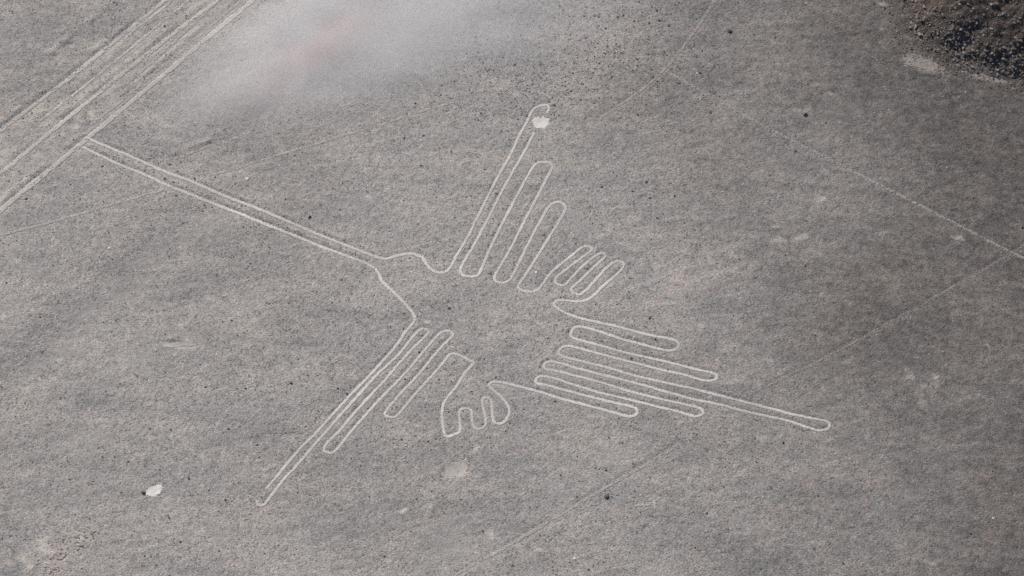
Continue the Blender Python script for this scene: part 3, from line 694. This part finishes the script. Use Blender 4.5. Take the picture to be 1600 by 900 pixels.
for i, (px, py) in enumerate(DARK_STONES):
    x, y = DSX[i:i + 1], DSY[i:i + 1]
    if sample(Dl, x, y)[0] < .18: continue
    dd = [math.hypot(px - m[0][0], py - m[0][1]) for m in MARKS]; k = int(np.argmin(dd))
    mx, my = MARKS[k][0]
    side = ("right of" if px > mx else "left of") if abs(px - mx) > abs(py - my) else ("below" if py > my else "above")
    todo.setdefault((k, side), []).append((dd[k], i, px, py, x[0], y[0]))
for (k, side), L in todo.items():
    L.sort()
    for r_, (dd_, i, px, py, x, y) in enumerate(L):
        big = .20 if (py < 200 and 600 < px < 1120) else .165
        lab = "small dark stone %s %s" % (side, MARKS[k][1]) + ("" if len(L) == 1 else ", " + ORD[r_])
        tag(put("stone", protos[i % 7], x, y, big * rng.uniform(.6, 1.2)), lab, "stone", "small dark stones loose on the plain")

# boulders on the hill
def block_mesh(name, seed, mat):
    import bmesh
    r = np.random.default_rng(seed); bm = bmesh.new()
    for _ in range(11):
        p = r.uniform(-1, 1, 3); p = p / max(abs(p).max(), .2) * r.uniform(.75, 1.0)
        bm.verts.new((p[0], p[1] * .8, p[2] * .62))
    h = bmesh.ops.convex_hull(bm, input=bm.verts)
    bmesh.ops.delete(bm, geom=[v for v in bm.verts if not v.link_faces], context='VERTS')
    me = bpy.data.meshes.new(name); bm.to_mesh(me); bm.free(); me.materials.append(mat)
    return me
rock_protos = [block_mesh("boulder", 300 + i, M_HILL) for i in range(8)]
bpx = rng.uniform(1400, 1605, 900); bpy_ = rng.uniform(-8, 112, 900)
bx, by = at(bpx, bpy_); bh = hill_d(bx, by)
ok = (bh > -.6) & (rng.random(900) < .22 + .78 * np.exp(-((bh - 1.8) / 2.4) ** 2))
for nb, k in enumerate(np.nonzero(ok)[0][:150]):
    sz = rng.uniform(.15, .25) * (1.35 if rng.random() < .2 else 1)
    tag(put("boulder", rock_protos[nb % 8], bx[k], by[k], sz, .22), "angular boulder in the rubble on the dark hillside in the corner", "boulder", "boulders on the dark hillside")

# uncountable small stones, one mesh per kind of cover
def scatter(name, x, y, s, tone, mat, label, cat):
    n = len(x)
    base = np.array([[1, 0, 0], [-.5, .87, 0], [-.5, -.87, 0], [0, 0, 1], [.45, .35, .75], [-.4, -.3, .72]], float)
    base = np.array([[1, .1, .1], [.1, 1, .0], [-1, -.1, .1], [-.1, -1, .0], [.25, .15, .72], [-.3, -.2, .66]], float)
    tri = np.array([[0, 1, 4], [1, 2, 5], [1, 5, 4], [2, 3, 5], [3, 0, 4], [3, 4, 5]], int)
    a = rng.uniform(0, 6.283, n); ca, sa = np.cos(a), np.sin(a)
    B = base[None] * rng.uniform(.7, 1.3, (n, 6, 3))
    B[..., 0] *= rng.uniform(.8, 1.35, (n, 1))
    co = np.empty((n, 6, 3))
    co[..., 0] = x[:, None] + s[:, None] * (B[..., 0] * ca[:, None] - B[..., 1] * sa[:, None])
    co[..., 1] = y[:, None] + s[:, None] * (B[..., 0] * sa[:, None] + B[..., 1] * ca[:, None])
    z0 = sample(Z, x, y)
    co[..., 2] = z0[:, None] - .02 + s[:, None] * B[..., 2]
    tris = (tri[None] + (np.arange(n) * 6)[:, None, None]).reshape(-1, 3)
    me = mesh_np(name, co.reshape(-1, 3), None, tris)
    set_attr(me, "tone", np.repeat(tone, 6))
    me.materials.append(mat)
    return tag(link(bpy.data.objects.new(name, me)), label, cat, kind="stuff")

N0 = 230000
x = rng.uniform(-72, 72, N0); y = rng.uniform(-46, 54, N0)
d = sample(Dl, x, y); st = sample(silt, x, y); pl = sample(pale, x, y); hm = sample(hill_m, x, y)
den = .42 + .34 * fbm(x * .7 - y * .2, y * 1.3 + x * .2, .16, 3, 131) + .25 * fbm(x, y, .7, 2, 135)
qx, qy = to_px(x, y, sample(S, x, y))
den += .22 * np.exp(-(((qx - 900) / 260) ** 2 + ((qy - 70) / 110) ** 2)) + .18 * np.exp(-((d - .35) / .35) ** 2) + .12 * np.exp(-(((qx - 620) / 200) ** 2 + ((qy - 600) / 130) ** 2))
den *= (1 - .85 * np.clip(st, 0, 1)) * (1 - .6 * np.clip(pl * 1.3, 0, 1)) * (1 - hm)
bd = sample(Berm, x, y)
den += np.clip(bd * 2.2, 0, .6)
ok = (rng.random(N0) < den) & (d > .03)
for p, (cx, cy) in zip(PATCHES, patch_xy):
    ok &= (np.hypot((x - cx) / p[3][0], (y - cy) / p[3][0]) > .72) | (rng.random(len(x)) < .22)
x, y, bd, qx, qy = x[ok], y[ok], bd[ok], qx[ok], qy[ok]
n = len(x)
s = .035 + .055 * rng.random(n) ** 2.2 + .06 * (rng.random(n) < .05) * rng.random(n)
s *= 1 + .35 * np.exp(-(((qx - 900) / 260) ** 2 + ((qy - 70) / 110) ** 2))
tone = np.clip(rng.beta(1.3, 1.9, n) - .35 * np.clip(bd * 5, 0, 1), 0, 1)
N1 = 170000                      # coarser dark stones, in drifts
x1 = rng.uniform(-72, 72, N1); y1 = rng.uniform(-46, 54, N1); d1 = sample(Dl, x1, y1)
q1, r1 = to_px(x1, y1, sample(S, x1, y1))
den1 = .16 + .75 * fbm(x1 * .7 - y1 * .2, y1 * 1.4 + x1 * .3, .22, 4, 151, .6) + .40 * np.exp(-(((q1 - 900) / 240) ** 2 + ((r1 - 70) / 110) ** 2)) + .30 * np.exp(-((d1 - .45) / .45) ** 2)
den1 += .20 * np.exp(-(((q1 - 600) / 220) ** 2 + ((r1 - 580) / 140) ** 2)) + np.clip(sample(Berm, x1, y1) * 5, 0, .5) - .25 * sstep(22, 45, x1)
den1 *= (1 - np.clip(sample(silt, x1, y1) * 1.1, 0, 1)) * (1 - sample(hill_m, x1, y1)) * .62
ok1 = (rng.random(N1) < den1) & (d1 > .10)
for p, (cx, cy) in zip(PATCHES, patch_xy):
    ok1 &= np.hypot((x1 - cx) / p[3][0], (y1 - cy) / p[3][0]) > .95
x1, y1, q1, r1 = x1[ok1], y1[ok1], q1[ok1], r1[ok1]; n1 = len(x1)
s1 = (.058 + .085 * rng.random(n1) ** 2.8) * (1 + .35 * np.exp(-(((q1 - 900) / 240) ** 2 + ((r1 - 70) / 110) ** 2)))
x = np.concatenate([x, x1]); y = np.concatenate([y, y1]); s = np.concatenate([s, s1]); tone = np.concatenate([tone, np.where(rng.random(n1) < .16, rng.uniform(.75, 1, n1), rng.beta(1.0, 3.6, n1) * .6)])
print("coarse", n1)
scatter("scattered_stones", x, y, s, tone, M_RUBBLE, "fine loose stones strewn over the whole grey plain", "stones")


NH = 20000
x = rng.uniform(40, 72, NH); y = rng.uniform(22, 54, NH); h = hill_d(x, y)
ok = (h > -4.5) & (rng.random(NH) < np.where(h < 0, np.exp(h / 1.3), .35 + .65 * np.exp(-((h - 1.5) / 3) ** 2)))
x, y = x[ok], y[ok]; n = len(x)
s = .06 + .16 * rng.random(n) ** 2.2
scatter("hillside_rubble", x, y, s, rng.beta(1.4, 2.0, n), M_HILL_V, "coarse broken rubble covering the dark hillside in the corner", "rubble")

# ------------------------------------------------------------------ thin dust veil added for the window reflection, upper left of centre
def glare(name, px, py, rx, ry, rz, rot, colr, dens, label, seed, z=1.15):
    """a lens of hazy air standing in for window glare: thickest in the middle, thinning out to nothing at its ragged rim"""
    cx, cy = flat_at(px, py, z)
    nr, na = 26, 72
    ca, sa = math.cos(rot), math.sin(rot)
    t = np.linspace(0, 1, nr); a = np.linspace(0, 2 * np.pi, na, endpoint=False)
    T, A = np.meshgrid(t, a, indexing='ij')
    k = 1 + .20 * fbm(np.cos(A) * 2, np.sin(A) * 2, .8, 3, 141 + seed)
    lx, ly = T * np.cos(A) * rx * k, T * np.sin(A) * ry * k
    h = rz * (1 - T * T) ** 3 * (1 + .55 * fbm(lx, ly, .16, 3, 147 + seed)) + .004
    wx, wy = cx + lx * ca - ly * sa, cy + lx * sa + ly * ca
    up = np.stack([wx, wy, z + h], -1).reshape(-1, 3); dn = np.stack([wx, wy, z - h], -1).reshape(-1, 3)
    ii = np.arange(nr * na).reshape(nr, na); jj = np.roll(ii, -1, 1); n = nr * na
    qt = np.stack([ii[1:-1], ii[2:], jj[2:], jj[1:-1]], -1).reshape(-1, 4)
    tt = np.stack([ii[0], ii[1], jj[1]], -1) * 1
    tt[:, 0] = ii[0, 0]
    rim = np.stack([ii[-1], ii[-1] + n, jj[-1] + n, jj[-1]], -1)
    quads = np.vstack([qt, (qt + n)[:, ::-1], rim]); tris = np.vstack([tt, (tt + n)[:, ::-1]])
    me = mesh_np(name, np.vstack([up, dn]), quads, tris)
    m, nt = new_mat(name)
    pv = nd(nt, "ShaderNodeVolumePrincipled"); o = nd(nt, "ShaderNodeOutputMaterial")
    pv.inputs["Color"].default_value = (*colr, 1); pv.inputs["Density"].default_value = dens
    nt.links.new(pv.outputs[0], o.inputs["Volume"])
    me.materials.append(m)
    return tag(link(bpy.data.objects.new(name, me)), label, "glare", kind="stuff")
glare("glare_haze", 500, 60, 28.0, 15.5, 1.05, R(36), (.97, .955, .95), .33, "thin pale dust veil near the top edge, added for a window reflection", 1)
glare("glare_haze", 680, 20, 31.0, 16.5, 1.0, R(12), (.96, .955, .96), .19, "fainter dust spreading right of the pale dust veil, added as window reflection", 2)
glare("glare_haze", 500, 75, 17.0, 4.6, .9, R(43), (.97, .77, .75), .17, "added reflection streak of faintly pink dust inside the pale dust", 3)
